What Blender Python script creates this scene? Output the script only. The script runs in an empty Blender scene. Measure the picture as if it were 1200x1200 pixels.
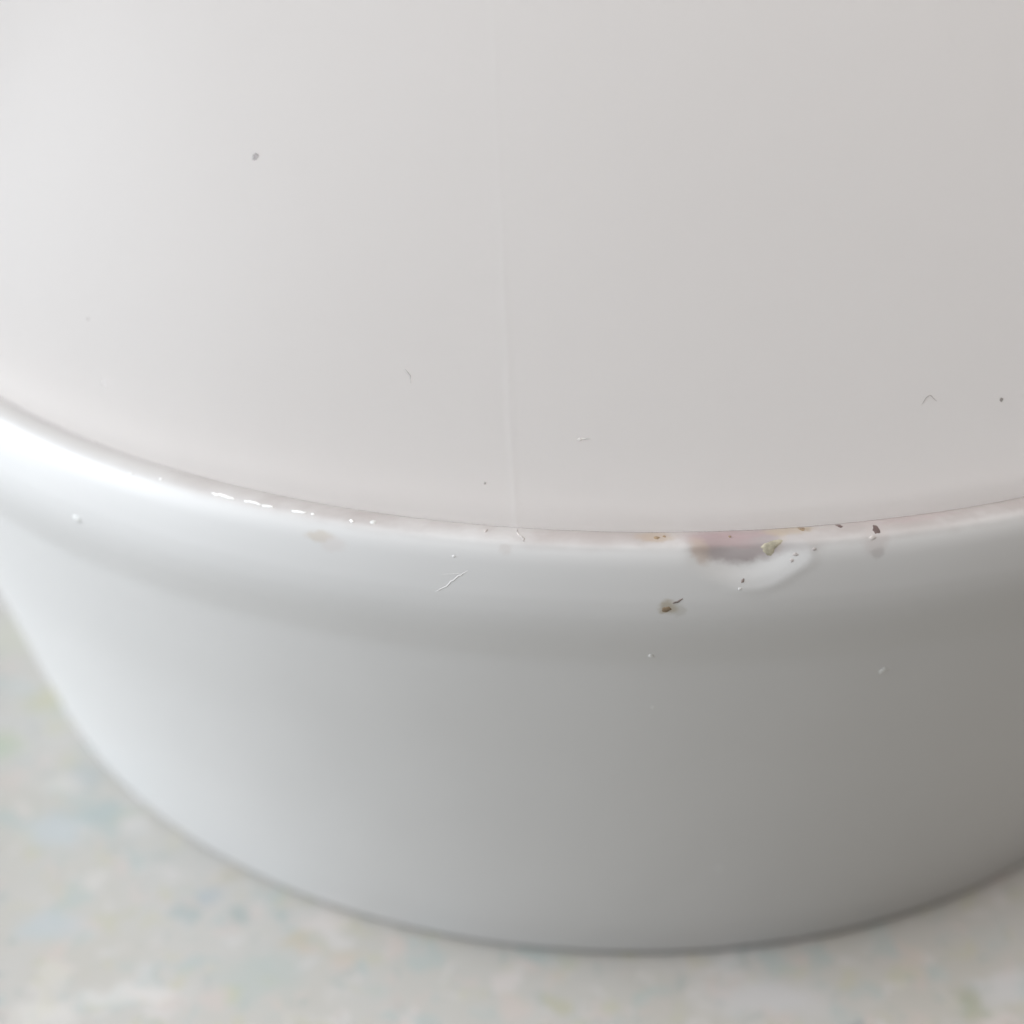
import bpy, bmesh, math, random
from math import radians, cos, sin, pi
from mathutils import Vector, Matrix, noise

random.seed(4)
S = 0.1                    # the rim radius in metres; shapes below are written in rim radii
TABLE = 0.6578             # rim edge height above the countertop, in rim radii

# ------------------------------------------------------------------ camera
scene = bpy.context.scene
cam_data = bpy.data.cameras.new('camera')
cam = bpy.data.objects.new('camera', cam_data)
scene.collection.objects.link(cam)
pitch, roll, yaw, CH, CD = .5501, .0087, -.067, .7887, 2.2562
right = Vector((cos(yaw), -sin(yaw), 0))
fwd = Vector((sin(yaw) * cos(pitch), cos(yaw) * cos(pitch), -sin(pitch)))
up = Vector((sin(pitch) * sin(yaw), sin(pitch) * cos(yaw), cos(pitch)))
sr = right * cos(roll) - up * sin(roll)
su = right * sin(roll) + up * cos(roll)
M = Matrix((sr, su, -fwd)).transposed().to_4x4()
M.translation = Vector((0, -CD, CH + TABLE)) * S
cam.matrix_world = M
cam_data.sensor_width = 36
cam_data.lens = 1900 / 1200 * 36
cam_data.clip_start = .005
cam_data.clip_end = 50
cam_data.dof.use_dof = True
cam_data.dof.focus_distance = 1.47 * S
cam_data.dof.aperture_fstop = 12.0
cam_data.dof.aperture_blades = 0
scene.camera = cam
scene.cycles.max_bounces = 6
scene.cycles.diffuse_bounces = 4
scene.cycles.use_adaptive_sampling = True
scene.cycles.adaptive_threshold = .02
scene.cycles.glossy_bounces = 3
scene.cycles.transmission_bounces = 4
scene.cycles.caustics_reflective = False

# ------------------------------------------------------------------ light
world = bpy.data.worlds.new('World')
scene.world = world
world.use_nodes = True
bg = world.node_tree.nodes['Background']
bg.inputs[0].default_value = (1.0, .95, .90, 1)       # warm light bounced round the room
bg.inputs[1].default_value = .01

def area(name, loc, target, sx, sy, power, col):
    l = bpy.data.lights.new(name, 'AREA')
    l.shape = 'RECTANGLE'; l.size = sx; l.size_y = sy
    l.energy = power; l.color = col
    o = bpy.data.objects.new(name, l)
    o.location = loc
    o.rotation_euler = (Vector(target) - Vector(loc)).to_track_quat('-Z', 'Y').to_euler()
    scene.collection.objects.link(o)
    return o

area('window_light', (-1.74, -.22, .58), (0, 0, .06), 1.9, 1.2, 64, (.875, .937, 1.0))        # kitchen window
area('ceiling_light', (-.74, -.52, 1.62), (0, 0, .06), 1.7, 1.7, 21.5, (.98, .98, .98))       # two pale ceiling panels
area('ceiling_light', (.90, .0, 1.62), (0, 0, .06), 1.7, 1.7, 21.5, (1.0, .93, .875))

vs = scene.view_settings
vs.view_transform = 'Standard'
vs.look = 'None'
vs.exposure = 0
vs.gamma = 1
vs.use_curve_mapping = False

# ------------------------------------------------------------------ helpers
def link(o, parent=None):
    scene.collection.objects.link(o)
    if parent is not None:
        o.parent = parent
    return o

def mesh_obj(name, verts, faces, mat, parent=None, smooth=True, uvs=None):
    me = bpy.data.meshes.new(name)
    me.from_pydata(verts, [], faces)
    if smooth:
        me.polygons.foreach_set('use_smooth', [True] * len(me.polygons))
    if uvs is not None:
        lay = me.uv_layers.new(name='surface')
        idx = [0] * len(me.loops)
        me.loops.foreach_get('vertex_index', idx)
        flat = []
        for i in idx:
            flat += uvs[i]
        lay.data.foreach_set('uv', flat)
    me.materials.append(mat)
    me.update()
    o = bpy.data.objects.new(name, me)
    return link(o, parent)

def spline(pts, n):
    p = [Vector(a) for a in pts]
    p = [2 * p[0] - p[1]] + p + [2 * p[-1] - p[-2]]
    out = []
    for i in range(1, len(p) - 2):
        for k in range(n):
            t = k / n
            out.append(.5 * (2 * p[i] + (p[i + 1] - p[i - 1]) * t + (2 * p[i - 1] - 5 * p[i] + 4 * p[i + 1] - p[i + 2]) * t * t
                             + (3 * p[i] - p[i - 1] - 3 * p[i + 1] + p[i + 2]) * t ** 3))
    out.append(p[-2])
    return out

def arc(prof):
    s = [0.0]
    for a, b in zip(prof, prof[1:]):
        s.append(s[-1] + (b - a).length)
    return s

def smooth(x):
    x = max(0, min(1, x))
    return x * x * (3 - 2 * x)

# node helpers
class NT:
    def __init__(self, name):
        self.m = bpy.data.materials.new(name)
        self.m.use_nodes = True
        self.t = self.m.node_tree
        self.b = self.t.nodes['Principled BSDF']
        self.out = self.t.nodes['Material Output']
    def n(self, typ, **kw):
        nd = self.t.nodes.new(typ)
        for k, v in kw.items():
            setattr(nd, k, v)
        return nd
    def l(self, a, b):
        self.t.links.new(a, b)
    def mix(self, fac, a, b):
        nd = self.n('ShaderNodeMix', data_type='RGBA')
        for sock, v in ((nd.inputs[0], fac), (nd.inputs[6], a), (nd.inputs[7], b)):
            if hasattr(v, 'links'):
                self.l(v, sock)
            else:
                sock.default_value = v if isinstance(v, float) else (*v, 1)
        return nd.outputs[2]
    def noise(self, vec, scale, detail=2, rough=.5):
        nd = self.n('ShaderNodeTexNoise')
        nd.inputs['Scale'].default_value = scale
        nd.inputs['Detail'].default_value = detail
        nd.inputs['Roughness'].default_value = rough
        if vec is not None:
            self.l(vec, nd.inputs['Vector'])
        return nd
    def warp(self, vec, scale, amp, detail=3):
        nz = self.noise(vec, scale, detail)
        a = self.n('ShaderNodeVectorMath', operation='SUBTRACT')
        self.l(nz.outputs['Color'], a.inputs[0]); a.inputs[1].default_value = (.5, .5, .5)
        b = self.n('ShaderNodeVectorMath', operation='SCALE')
        self.l(a.outputs[0], b.inputs[0]); b.inputs['Scale'].default_value = amp
        c = self.n('ShaderNodeVectorMath', operation='ADD')
        self.l(vec, c.inputs[0]); self.l(b.outputs[0], c.inputs[1])
        f = self.n('ShaderNodeVectorMath', operation='MULTIPLY')
        self.l(c.outputs[0], f.inputs[0]); f.inputs[1].default_value = (1, 1, 0)
        return f.outputs[0]
    def ramp(self, val, a, b, lo=0.0, hi=1.0):
        r = self.n('ShaderNodeMapRange', interpolation_type='SMOOTHSTEP')
        self.l(val, r.inputs['Value'])
        for k, v in zip(('From Min', 'From Max', 'To Min', 'To Max'), (a, b, lo, hi)):
            r.inputs[k].default_value = v
        return r.outputs[0]
    def spot(self, vec, u, v, ru, rv, ang, soft, strength=1.0):
        mp = self.n('ShaderNodeMapping', vector_type='TEXTURE')
        self.l(vec, mp.inputs['Vector'])
        mp.inputs['Location'].default_value = (u, v, 0)
        mp.inputs['Rotation'].default_value = (0, 0, radians(ang))
        mp.inputs['Scale'].default_value = (ru, rv, 1)
        ln = self.n('ShaderNodeVectorMath', operation='LENGTH')
        self.l(mp.outputs[0], ln.inputs[0])
        return self.ramp(ln.outputs['Value'], 1.0 + soft * .5, 1.0 - soft * .5, 0.0, strength)
    def mul(self, a, b):
        nd = self.n('ShaderNodeMath', operation='MULTIPLY')
        for sock, v in zip(nd.inputs, (a, b)):
            if hasattr(v, 'links'):
                self.l(v, sock)
            else:
                sock.default_value = v
        return nd.outputs[0]
    def bump(self, h, dist, strength=1.0):
        bp = self.n('ShaderNodeBump')
        bp.inputs['Distance'].default_value = dist
        bp.inputs['Strength'].default_value = strength
        self.l(h, bp.inputs['Height'])
        self.l(bp.outputs[0], self.b.inputs['Normal'])

BU = 1.03      # base: u = angle * BU, v = arc length from the groove
def bu(deg):
    return radians(deg) * BU

# ------------------------------------------------------------------ materials
# countertop: pale speckled laminate
ct = NT('speckled_laminate')
geo = ct.n('ShaderNodeNewGeometry')
pos = ct.n('ShaderNodeVectorMath', operation='SCALE')
ct.l(geo.outputs['Position'], pos.inputs[0]); pos.inputs['Scale'].default_value = 1 / S
P0 = pos.outputs[0]
PW = ct.warp(P0, 9, .09)
PF = ct.warp(P0, 30, .055, 4)
col = ct.mix(ct.ramp(ct.noise(PW, 5, 3).outputs['Fac'], .35, .65), (.452, .436, .402), (.470, .458, .436))
def layer(col, scale, lo, hi, c, st, off):
    mp = ct.n('ShaderNodeMapping'); ct.l(PF, mp.inputs['Vector'])
    mp.inputs['Location'].default_value = (off, off * 1.7, 0)
    return ct.mix(ct.ramp(ct.noise(mp.outputs[0], scale, 3, .55).outputs['Fac'], lo, hi, 0, st), col, c)
col = layer(col, 17, .53, .66, (0.368, 0.425, 0.416), 0.58, 3.1)       # blue green
col = layer(col, 22, .55, .66, (0.455, 0.440, 0.322), 0.44, 11.7)     # straw
col = layer(col, 20, .55, .66, (0.543, 0.460, 0.428), 0.48, 23.3)      # blush
col = layer(col, 24, .54, .66, (0.589, 0.561, 0.552), 0.41, 31.9)     # white
col = layer(col, 34, .58, .70, (0.283, 0.340, 0.335), 0.41, 41.3)     # small dark teal flecks
for u, v, ru, rv, a, c, st in [
        (-.792, -.455, .050, .030, 20, (0.435, 0.424, 0.288), .55), (-.835, -.56, .050, .035, 0, (0.377, 0.433, 0.321), .55),
        (-.653, -.688, .060, .020, 5, (0.305, 0.385, 0.390), .55), (-.690, -.612, .036, .024, -30, (0.328, 0.374, 0.385), .5),
        (-.500, -.856, .026, .022, 0, (0.284, 0.340, 0.340), .55), (-.430, -.850, .022, .016, 0, (0.269, 0.325, 0.319), .55),
        (-.478, -.822, .024, .018, 0, (0.305, 0.374, 0.408), .6), (-.414, -.978, .018, .015, 0, (0.448, 0.448, 0.267), .5),
        (-.325, -.862, .036, .024, 0, (0.604, 0.546, 0.524), .5), (-.350, -.890, .030, .016, 10, (0.471, 0.404, 0.302), .6),
        (.433, -.944, .032, .027, 0, (0.294, 0.312, 0.215), .55), (-.385, -.955, .060, .05, 30, (0.385, 0.430, 0.408), .55),
        (-.616, -1.02, .050, .028, 0, (0.611, 0.589, 0.566), .55), (-.53, -.985, .07, .02, 10, (0.627, 0.604, 0.587), .5),
        (-.70, -.72, .05, .03, 0, (0.435, 0.480, 0.503), .6), (-.655, -.885, .055, .025, 0, (0.420, 0.466, 0.488), .6),
        (-.29, -.915, .035, .02, 0, (0.477, 0.420, 0.340), .5), (-.043, -.966, .018, .016, 0, (0.408, 0.396, 0.282), .6),
        (-.099, -.948, .020, .022, 0, (0.589, 0.533, 0.515), .55), (.29, -.985, .014, .01, 0, (0.269, 0.286, 0.297), .6),
        (.476, -.92, .05, .03, 20, (0.545, 0.545, 0.556), .6), (.20, -.95, .09, .03, 5, (0.557, 0.546, 0.557), .5),
        (-.892, -.30, .08, .06, 0, (0.476, 0.476, 0.408), .6), (-.46, -.79, .03, .018, 20, (0.432, 0.387, 0.297), .4)]:
    col = ct.mix(ct.spot(PF, u, v, ru * .72, rv * .8, a, 1.2, st), col, c)
ct.l(col, ct.b.inputs['Base Color'])
ct.b.inputs['Roughness'].default_value = .38
ct.bump(ct.noise(P0, 60, 3).outputs['Fac'], .00004, .5)

# base: chipped white enamel
en = NT('white_enamel')
uvn = en.n('ShaderNodeUVMap', uv_map='surface')
U0 = uvn.outputs[0]
UW = en.warp(U0, 45, .010)
UF = en.warp(U0, 110, .010, 5)
col = en.mix(en.ramp(en.noise(U0, 3, 3).outputs['Fac'], .35, .65), (.562, .559, .556), (.574, .570, .566))
# dusty rose dirt and painted shade along the joint under the cover, broken up
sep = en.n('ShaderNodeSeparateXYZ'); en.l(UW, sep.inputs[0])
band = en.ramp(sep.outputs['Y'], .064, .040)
grime_shade = en.ramp(en.noise(UW, 11, 4, .6).outputs['Fac'], .30, .62, .35, 1.0)
side = en.ramp(sep.outputs['X'], bu(-124), bu(-98), .10, .85)  # fades at left, where the window lights the ledge
col = en.mix(en.mul(band, en.mul(grime_shade, side)), col, (.35, .312, .30))
def es(u, v, ru, rv, a, c, st, soft=.7, fine=True):
    global col
    col = en.mix(en.spot(UF if fine else UW, bu(u), v, ru, rv, a, soft, st), col, c)
# exposed body in the chip
es(-83.2, .0500, .043, .0205, 0, (.315, .275, .275), .92, .6)
es(-84.2, .0430, .030, .0105, 8, (.33, .25, .255), .75, .9)
es(-82.9, .0370, .026, .0060, 0, (.35, .265, .27), .55, .9)
es(-85.2, .0560, .0085, .015, -15, (.42, .34, .29), .65, .9)
es(-83.6, .0600, .024, .007, 0, (.31, .285, .285), .6, .9)
es(-80.5, .0360, .022, .0055, 0, (.38, .31, .23), .65, .9)
es(-79.6, .0350, .006, .004, 0, (.30, .23, .15), .6, .9)
es(-81.0, .0460, .004, .014, 20, (.42, .36, .30), .5, .9)
es(-80.1, .0520, .020, .013, 0, (.44, .42, .415), .6, .9)
# stains elsewhere
es(-86.75, .117, .0085, .0085, 20, (.34, .29, .21), .7, .8)
es(-86.2, .121, .006, .008, 0, (.40, .38, .34), .4, .9)
es(-87.4, .039, .017, .0065, 0, (.37, .29, .22), .65, .8)
es(-104.6, .0715, .013, .006, -8, (.47, .42, .36), .6, .9)
es(-103.8, .078, .012, .008, 0, (.52, .47, .45), .35, .9)
es(-94.9, .060, .006, .006, 0, (.46, .42, .40), .35, .9)
es(-76.2, .055, .011, .018, 20, (.43, .38, .37), .4, .9)
es(-76.25, .073, .006, .006, 0, (.36, .34, .335), .45, .9)
es(-74.0, .030, .05, .010, 0, (.40, .33, .33), .5, .9)
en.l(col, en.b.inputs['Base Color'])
rg = en.ramp(en.noise(U0, 6, 1).outputs['Fac'], .3, .7, .43, .49)
en.l(rg, en.b.inputs['Roughness'])
en.b.inputs['Coat Weight'].default_value = .0
en.b.inputs['IOR'].default_value = 1.5

# the same enamel where it carries no marks (without the layers of wear)
pe = NT('white_enamel_clean')
uvn = pe.n('ShaderNodeUVMap', uv_map='surface')
pe.l(pe.mix(pe.ramp(pe.noise(uvn.outputs[0], 3, 3).outputs['Fac'], .35, .65), (.562, .559, .556), (.574, .570, .566)), pe.b.inputs['Base Color'])
pe.l(pe.ramp(pe.noise(uvn.outputs[0], 6, 1).outputs['Fac'], .3, .7, .43, .49), pe.b.inputs['Roughness'])
pe.b.inputs['IOR'].default_value = 1.5
plain_enamel = pe.m

# cover: opal, slightly translucent
op = NT('opal_white')
uvn = op.n('ShaderNodeUVMap', uv_map='surface')
nz = op.noise(uvn.outputs[0], 4, 3)
col = op.mix(op.ramp(nz.outputs['Fac'], .35, .65), (.898, .878, .858), (.903, .885, .866))
op.l(col, op.b.inputs['Base Color'])
op.b.inputs['Roughness'].default_value = .42
op.bump(op.noise(uvn.outputs[0], 7, 2).outputs['Fac'], .0003, .25)
tr = op.n('ShaderNodeBsdfTranslucent')
tr.inputs['Color'].default_value = (.94, .92, .91, 1)
mx = op.n('ShaderNodeMixShader'); mx.inputs[0].default_value = .80
op.l(op.b.outputs[0], mx.inputs[1]); op.l(tr.outputs[0], mx.inputs[2])
op.l(mx.outputs[0], op.out.inputs['Surface'])

def plain(name, c, rough, var=.15, scale=900, spec=None):
    m = NT(name)
    g = m.n('ShaderNodeTexCoord')
    nz = m.noise(g.outputs['Object'], scale, 3, .6)
    d = tuple(max(0, x * (1 - 2 * var)) for x in c); e = tuple(min(1, x * (1 + 2 * var)) for x in c)
    m.l(m.mix(m.ramp(nz.outputs['Fac'], .3, .7), d, e), m.b.inputs['Base Color'])
    m.b.inputs['Roughness'].default_value = rough
    return m.m

m_flake = plain('straw_undercoat', (.36, .33, .25), .7)
m_dark = plain('dark_brown_rust', (.13, .09, .085), .6)
m_grey = plain('grey_scuff', (.43, .40, .385), .7)
m_pale = plain('pale_scuff', (.56, .535, .52), .6)
m_bead = plain('white_enamel_bead', (.62, .62, .61), .45, .03)
m_scr = plain('white_scratch', (.63, .62, .61), .5, .03)
m_brown = plain('brown_scuff', (.22, .18, .165), .6)
m_pit = plain('pit_grey', (.31, .285, .28), .7)
m_rust = plain('ochre_rust', (.22, .16, .10), .7)
m_glint = NT('glossy_glint')  # bright gloss for the added glint ridges
m_glint.b.inputs['Base Color'].default_value = (.9, .9, .9, 1)
m_glint.b.inputs['Roughness'].default_value = .06
m_glint = m_glint.m

# ------------------------------------------------------------------ countertop
bm = bmesh.new()
for x0, x1, y0, y1, z0, z1 in [(-.9, .9, -.55, .65, -.03, 0)]:
    bmesh.ops.create_cube(bm, size=1, matrix=Matrix.Translation(((x0 + x1) / 2, (y0 + y1) / 2, (z0 + z1) / 2)) @ Matrix.Diagonal((x1 - x0, y1 - y0, z1 - z0, 1)))
bmesh.ops.bevel(bm, geom=bm.edges[:], offset=.004, segments=3, affect='EDGES')
me = bpy.data.meshes.new('countertop'); bm.to_mesh(me); bm.free()
me.materials.append(ct.m)
top = link(bpy.data.objects.new('countertop', me))
top['kind'] = 'structure'

# ------------------------------------------------------------------ the vessel
root = link(bpy.data.objects.new('covered_bowl', None))
root['label'] = 'white enamel bowl with chipped rim and smooth off-white domed cover'
root['category'] = 'bowl'
root.empty_display_size = .03

# control points of the outer wall: radius, height, and v (the surface coordinate the wear is laid out in)
BASE = [(.958, -.045, 0), (0.970, -.030, .009), (0.983, -0.016, .018), (0.994, -0.0055, .027), (1.003, -.0005, .0335), (1.012, .0030, .0365),
        (1.022, 0.0046, .0420), (1.0305, 0.0028, .0505), (1.0360, -.0030, .0618), (1.0405, -.0112, .0730), (1.0440, -.022, .0860),
        (1.0470, -.035, .0990), (1.0492, -.049, .1140), (1.0493, -.066, .1365), (1.0460, -.085, .1573), (1.0395, -.106, .1781),
        (1.0315, -.13, .1987), (1.0235, -.165, .2323), (1.010, -.22, .2776), (.988, -.30, .3466), (.967, -.38, .4292), (.946, -.46, .513),
        (.926, -.54, .6089), (.9125, -.595, .676), (.9045, -.625, .7100), (.9005, -.642, .728), (.896, -.652, .740), (.886, -.6575, .752), (.860, -.655, .775), (.83, -.645, .80)]
cpts = spline(BASE, 8)
bprof = [Vector((p.x, p.y)) for p in cpts]
bs = [p.z for p in cpts]

def base_point(ang, i):
    r, z = bprof[i]
    s = bs[i]
    # the dent: an oval knock in the rolled rim, its lower right lip left standing proud
    du = (ang - radians(-82.95)) * BU
    if abs(du) < .11 and .02 < s < .15:
        jag = noise.noise(Vector((du * 30, s * 30, 3.3))) * .09
        d = math.hypot(du / .056, (s - .064) / .034) + jag
        k = smooth((s - .033) / .010)
        dep = .0056 * smooth((1.05 - d) / .80) * k
        r -= dep * .75
        z -= dep * .65
        side = smooth((math.atan2(s - .066, du) + .9) / .5) * smooth((2.3 - math.atan2(s - .066, du)) / .8)
        lip = .0006 * math.exp(-((d - 1.06) / .13) ** 2) * side * k
        r += lip * .8
        z += lip * .5
    # slow unevenness of the pressed wall
    r += noise.noise(Vector((cos(ang) * 2.2, sin(ang) * 2.2, z * 3))) * .0014 + noise.noise(Vector((cos(ang) * 9, sin(ang) * 9, z * 11 + 4))) * .00045
    return Vector((r * cos(ang), r * sin(ang), z + TABLE)) * S

angs = []
a = -180.0
while a < 180 - 1e-6:
    angs.append(radians(a))
    a += .07 if -88.5 <= a < -77.5 else (.25 if -165 <= a < -15 else 2.5)
nA, nP = len(angs), len(bprof)
verts, uvs, faces = [], [], []
for j in range(nA + 1):
    an = angs[j] if j < nA else pi
    for i in range(nP):
        verts.append(base_point(an, i)); uvs.append((an * BU, bs[i]))
for j in range(nA):
    for i in range(nP - 1):
        q = j * nP + i
        faces.append((q, q + 1, q + nP + 1, q + nP))
# floor of the bowl
c0 = len(verts); verts.append(Vector((0, 0, (TABLE - .645) * S))); uvs.append((0, 1))
for j in range(nA):
    faces.append((j * nP + nP - 1, c0, (j + 1) * nP + nP - 1))
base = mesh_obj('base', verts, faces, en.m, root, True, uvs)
base.data.materials.append(plain_enamel)
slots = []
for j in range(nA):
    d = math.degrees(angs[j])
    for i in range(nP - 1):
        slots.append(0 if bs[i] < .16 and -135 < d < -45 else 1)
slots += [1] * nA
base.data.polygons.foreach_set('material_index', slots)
base['label'] = 'white enamel base with a chipped rolled rim'

# cover -------------------------------------------------------------
PHI0 = radians(18)
RHO = 1 / cos(PHI0)
cprof = []
for i in range(121):
    t = PHI0 + (pi / 2 - PHI0) * i / 120
    cprof.append(Vector((RHO * cos(t), RHO * (sin(t) - sin(PHI0)) + .004)))
cs = arc(cprof)
# rounded lower edge and inner wall
edge = [Vector((.955, .02)), Vector((.962, -.022)), Vector((.975, -.026)), Vector((.985, -.024)), Vector((.9930, -.016)), Vector((.9965, -.007))]
full = edge + cprof
fs = [-.04, -.03, -.025, -.02, -.012, -.006] + cs
inner = [Vector((p.x * .955, p.y * .95)) for p in reversed(cprof[4:])]
SEAM = [(-.05, -94.5), (.0114, -94.65), (.1594, -95.58), (.2733, -96.41), (.4214, -97.95), (.60, -100.2), (1.4, -112)]
def seam_at(v):
    for (v0, d0), (v1, d1) in zip(SEAM, SEAM[1:]):
        if v <= v1:
            return radians(d0 + (d1 - d0) * (v - v0) / (v1 - v0))
    return radians(SEAM[-1][1])
def cover_swell(an, z, v):
    w = noise.noise(Vector((cos(an) * 1.7, sin(an) * 1.7, z * 2 + 5))) * .0012
    d = (an - seam_at(v)) / .0042
    if abs(d) < 4 and v < 1.0:
        w += .0014 * math.exp(-d * d) * (.75 + .5 * noise.noise(Vector((v * 9, 0, 2)))) * (.5 + .5 * smooth((.42 - v) / .36))
    return 1 + w
cangs = []
a = -180.0
while a < 180 - 1e-6:
    cangs.append(radians(a)); a += .08 if -101 <= a < -93 else .75
verts, uvs, faces = [], [], []
NA = len(cangs)
loop = full[:-1]
nP = len(loop)
for an in cangs:
    for i in range(nP):
        r, z = loop[i]
        w = cover_swell(an, z, fs[i])
        verts.append(Vector((r * w * cos(an), r * w * sin(an), z + TABLE)) * S); uvs.append((an * .95, fs[i]))
for j in range(NA):
    k = (j + 1) % NA
    for i in range(nP - 1):
        faces.append((j * nP + i, k * nP + i, k * nP + i + 1, j * nP + i + 1))
c0 = len(verts); verts.append(Vector((0, 0, full[-1].y + TABLE)) * S); uvs.append((0, cs[-1]))
for j in range(NA):
    faces.append((j * nP + nP - 1, ((j + 1) % NA) * nP + nP - 1, c0))
cover = mesh_obj('cover', verts, faces, op.m, root, True, uvs)
cover['label'] = 'off-white domed cover with a faint mould seam'

# ------------------------------------------------------------------ small marks
def on_base(deg, s):
    an = radians(deg)
    i = min(range(len(bs) - 1), key=lambda q: abs(bs[q] - s))
    if bs[i] > s and i > 0:
        i -= 1
    f = (s - bs[i]) / max(1e-9, bs[i + 1] - bs[i])
    p = base_point(an, i).lerp(base_point(an, i + 1), f)
    du = base_point(an + .002, i) - base_point(an - .002, i)
    dv = base_point(an, i + 1) - base_point(an, i)
    du.normalize(); dv.normalize()
    n = du.cross(dv)
    if n.dot(Vector((cos(an), sin(an), .4))) < 0:
        n = -n
    return p, du, dv, n.normalized()

def on_cover(deg, s):
    an = radians(deg)
    t = PHI0 + s / RHO
    r, z = RHO * cos(t), RHO * (sin(t) - sin(PHI0)) + .004
    w = cover_swell(an, z, s)
    p = Vector((r * w * cos(an), r * w * sin(an), z + TABLE)) * S
    du = Vector((-sin(an), cos(an), 0))
    dv = Vector((-sin(t) * cos(an), -sin(t) * sin(an), cos(t)))
    n = Vector((cos(t) * cos(an), cos(t) * sin(an), sin(t)))
    return p, du, dv, n

def blob(name, at, ru, rv, h, ang, mat, parent, rough=.35, seed=0, outline=None):
    """a small low mound with an uneven outline that follows the surface; at = (surface, angle in degrees, v)"""
    surf, deg, v = at
    k = BU if surf is on_base else .97
    def pt(x, y, hh):
        p, du, dv, n = surf(deg + math.degrees(x / k), v + y)
        return p + n * hh * S
    N, K = 24, 4
    ca, sa = cos(radians(ang)), sin(radians(ang))
    verts, faces = [pt(0, 0, h)], []
    for q in range(1, K + 1):
        f = q / K
        for j in range(N):
            t = 2 * pi * j / N
            w = 1 + rough * noise.noise(Vector((cos(t) * 1.4 + seed * 3.1, sin(t) * 1.4, seed * 1.7)))
            if outline:
                w *= outline(t)
            x, y = ru * f * w * cos(t), rv * f * w * sin(t)
            verts.append(pt(x * ca - y * sa, x * sa + y * ca, h * (1 - f ** 3) - .0002 * f ** 6))
    for j in range(N):
        faces.append((0, 1 + j, 1 + (j + 1) % N))
    for q in range(K - 1):
        a0 = 1 + q * N
        for j in range(N):
            j2 = (j + 1) % N
            faces.append((a0 + j, a0 + N + j, a0 + N + j2, a0 + j2))
    return mesh_obj(name, verts, faces, mat, parent)

def strand(name, frames, rad, mat, parent, sink=.5):
    """a fine ridge that follows points on the surface, tapering at both ends"""
    verts, faces = [], []
    n = len(frames)
    for i, (p, du, dv, nn) in enumerate(frames):
        a = frames[max(0, i - 1)][0]; b = frames[min(n - 1, i + 1)][0]
        d = (b - a).normalized()
        side = d.cross(nn).normalized()
        f = i / (n - 1)
        rr = rad * (.15 + .85 * (4 * f * (1 - f)) ** .5)
        for k in range(6):
            t = 2 * pi * k / 6
            verts.append(p + (side * cos(t) * rr + nn * (sin(t) * rr * .6 - rr * sink * .4)) * S)
    for i in range(n - 1):
        for k in range(6):
            k2 = (k + 1) % 6
            faces.append((i * 6 + k, i * 6 + k2, (i + 1) * 6 + k2, (i + 1) * 6 + k))
    faces.append(tuple(range(5, -1, -1))); faces.append(tuple(range((n - 1) * 6, n * 6)))
    return mesh_obj(name, verts, faces, mat, parent)

def path(fn, pts, n=10, wob=0, seed=0):
    sp = spline([Vector((a, b)) for a, b in pts], n)
    return [fn(q.x + wob * noise.noise(Vector((i * .37, seed, 0))), q.y + wob * .012 * noise.noise(Vector((i * .41, seed, 9)))) for i, q in enumerate(sp)]

# straw-coloured flake of undercoat left in the chip
fl = blob('paint_flake', (on_base, -81.7, .054), .0115, .0085, .0011, -25, m_flake, base, .5, 2,
          lambda t: 1 + .22 * cos(3 * t + .6) + .08 * cos(7 * t))
fl['label'] = 'straw coloured flake of undercoat left in the chip'
# dark pits and rust spots
for deg, s, ru, rv, ang, mt, sd in [
        (-76.1, .0445, .0038, .0062, 20, m_dark, 1), (-76.45, .054, .0042, .0042, 0, m_grey, 2), (-77.76, .036, .0026, .0022, 0, m_dark, 3),
        (-83.1, .0905, .0014, .0024, 30, m_brown, 4), (-80.45, .066, .0030, .0022, 0, m_grey, 6),
        (-80.65, .072, .0020, .0022, 0, m_grey, 7), (-79.5, .062, .0022, .0020, 0, m_grey, 8), (-96.05, .040, .0018, .0026, 0, m_grey, 9),
         (-86.85, .119, .0045, .0040, 0, m_rust, 11), (-87.35, .040, .0030, .0020, 0, m_rust, 12),
        (-83.6, .040, .0014, .0012, 0, m_rust, 13),
        (-79.75, .0355, .0030, .0026, 0, m_rust, 16), (-86.95, .0385, .0016, .0014, 0, m_rust, 17)]:
    blob('rust_pit', (on_base, deg, s), ru, rv, .0006, ang, mt, base, .45, sd)
strand('dark_scratch', path(on_base, [(-86.55, .111), (-86.3, .1095), (-86.05, .106)], 6, .05, 7), .0012, m_brown, base)
strand('hairline_crack', path(on_base, [(-94.52, .034), (-94.35, .041), (-94.05, .046), (-94.0, .051)], 6, .08, 3), .0011, m_grey, base)
strand('white_scratch', path(on_base, [(-98.35, .112), (-97.8, .1045), (-97.2, .094), (-96.7, .088)], 8, .12, 1), .0008, m_scr, base)
strand('white_scratch', path(on_base, [(-98.1, .094), (-97.5, .0925), (-97.0, .091)], 6, .1, 2), .00045, m_scr, base)
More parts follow.
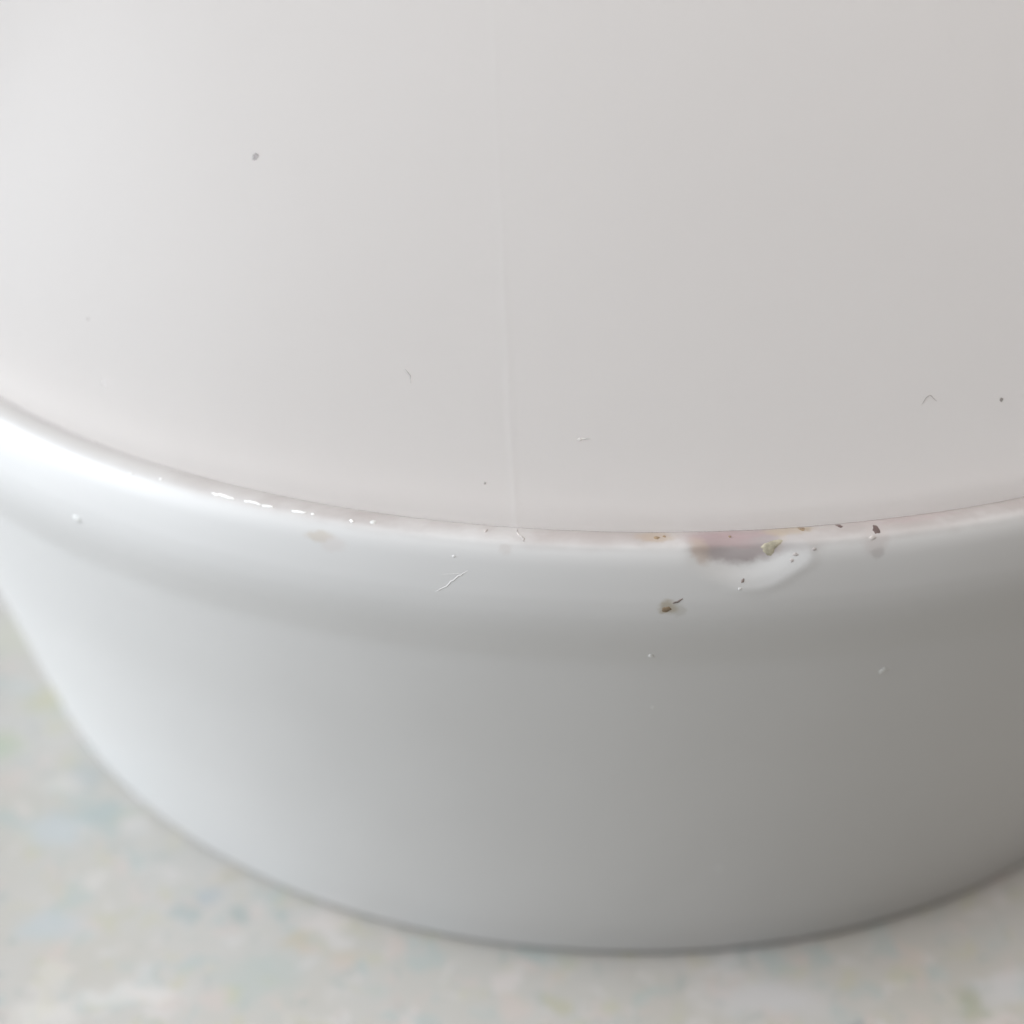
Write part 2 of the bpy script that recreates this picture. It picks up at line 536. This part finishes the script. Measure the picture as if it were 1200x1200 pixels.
# lumps under the enamel
for deg, s, r, h, sd in [(-87.43, .1856, .0028, .0022, 1), (-74.68, .2258, .0050, .0036, 2), (-120.1, .131, .0058, .0034, 3),
                         (-81.68, .534, .0036, .0030, 4), (-97.45, .074, .0018, .0016, 5), (-116.4, .052, .0028, .0022, 6), (-87.1, .2535, .0022, .001, 7),
                         (-101.9, .045, .0030, .002, 8), (-83.25, .098, .0016, .0014, 9)]:
    blob('enamel_lump', (on_base, deg, s), r * 1.1, r * .95, h * .32, 0, m_bead, base, .45, sd)
# glossy ridges added to make the glints along the inner edge of the rim
for a0, a1, s in [(-111.2, -109.75, .0475), (-109.2, -108.15, .0475), (-108.1, -107.45, .0480), (-106.4, -105.55, .0475), (-105.3, -105.1, .047), (-103.15, -102.9, .0475), (-114.6, -114.45, .047)]:
    nn = max(5, int(abs(a1 - a0) * 14))
    fr = [on_base(a0 + (a1 - a0) * i / nn, s + .0022 * noise.noise(Vector((i * .33, a0, 0)))) for i in range(nn + 1)]
    strand('glint_ridge', fr, .0015 + .0004 * noise.noise(Vector((a0, 2, 1))), m_glint, base, .2)

# marks on the cover
blob('pit', (on_cover, -112.95, .3060), .0044, .0040, .0002, 0, m_pit, cover, .3, 1)
for deg, s, r, mt, sd in [(-122.8, .114, .0020, m_grey, 2), (-96.38, .0342, .0016, m_grey, 3), (-67.92, .0911, .0024, m_grey, 4), (-91.4, .0795, .0024, m_pale, 5)]:
    blob('speck', (on_cover, deg, s), r * .85, r * .9, .0002, 0, mt, cover, .5, sd)
for pts, sd in [([(-121.0, .0605), (-120.65, .0575), (-120.25, .0525)], 1), ([(-120.9, .055), (-120.6, .058), (-120.45, .062)], 2),
                ([(-101.3, .1315), (-100.95, .127), (-100.85, .119)], 3), ([(-72.75, .0975), (-72.4, .104), (-72.15, .1045), (-71.85, .0985)], 4),
                ([(-91.6, .079), (-91.2, .0800), (-90.8, .081)], 5)]:
    strand('scuff', path(on_cover, pts, 5, .05, sd), .0008, m_pale, cover, 1.25)
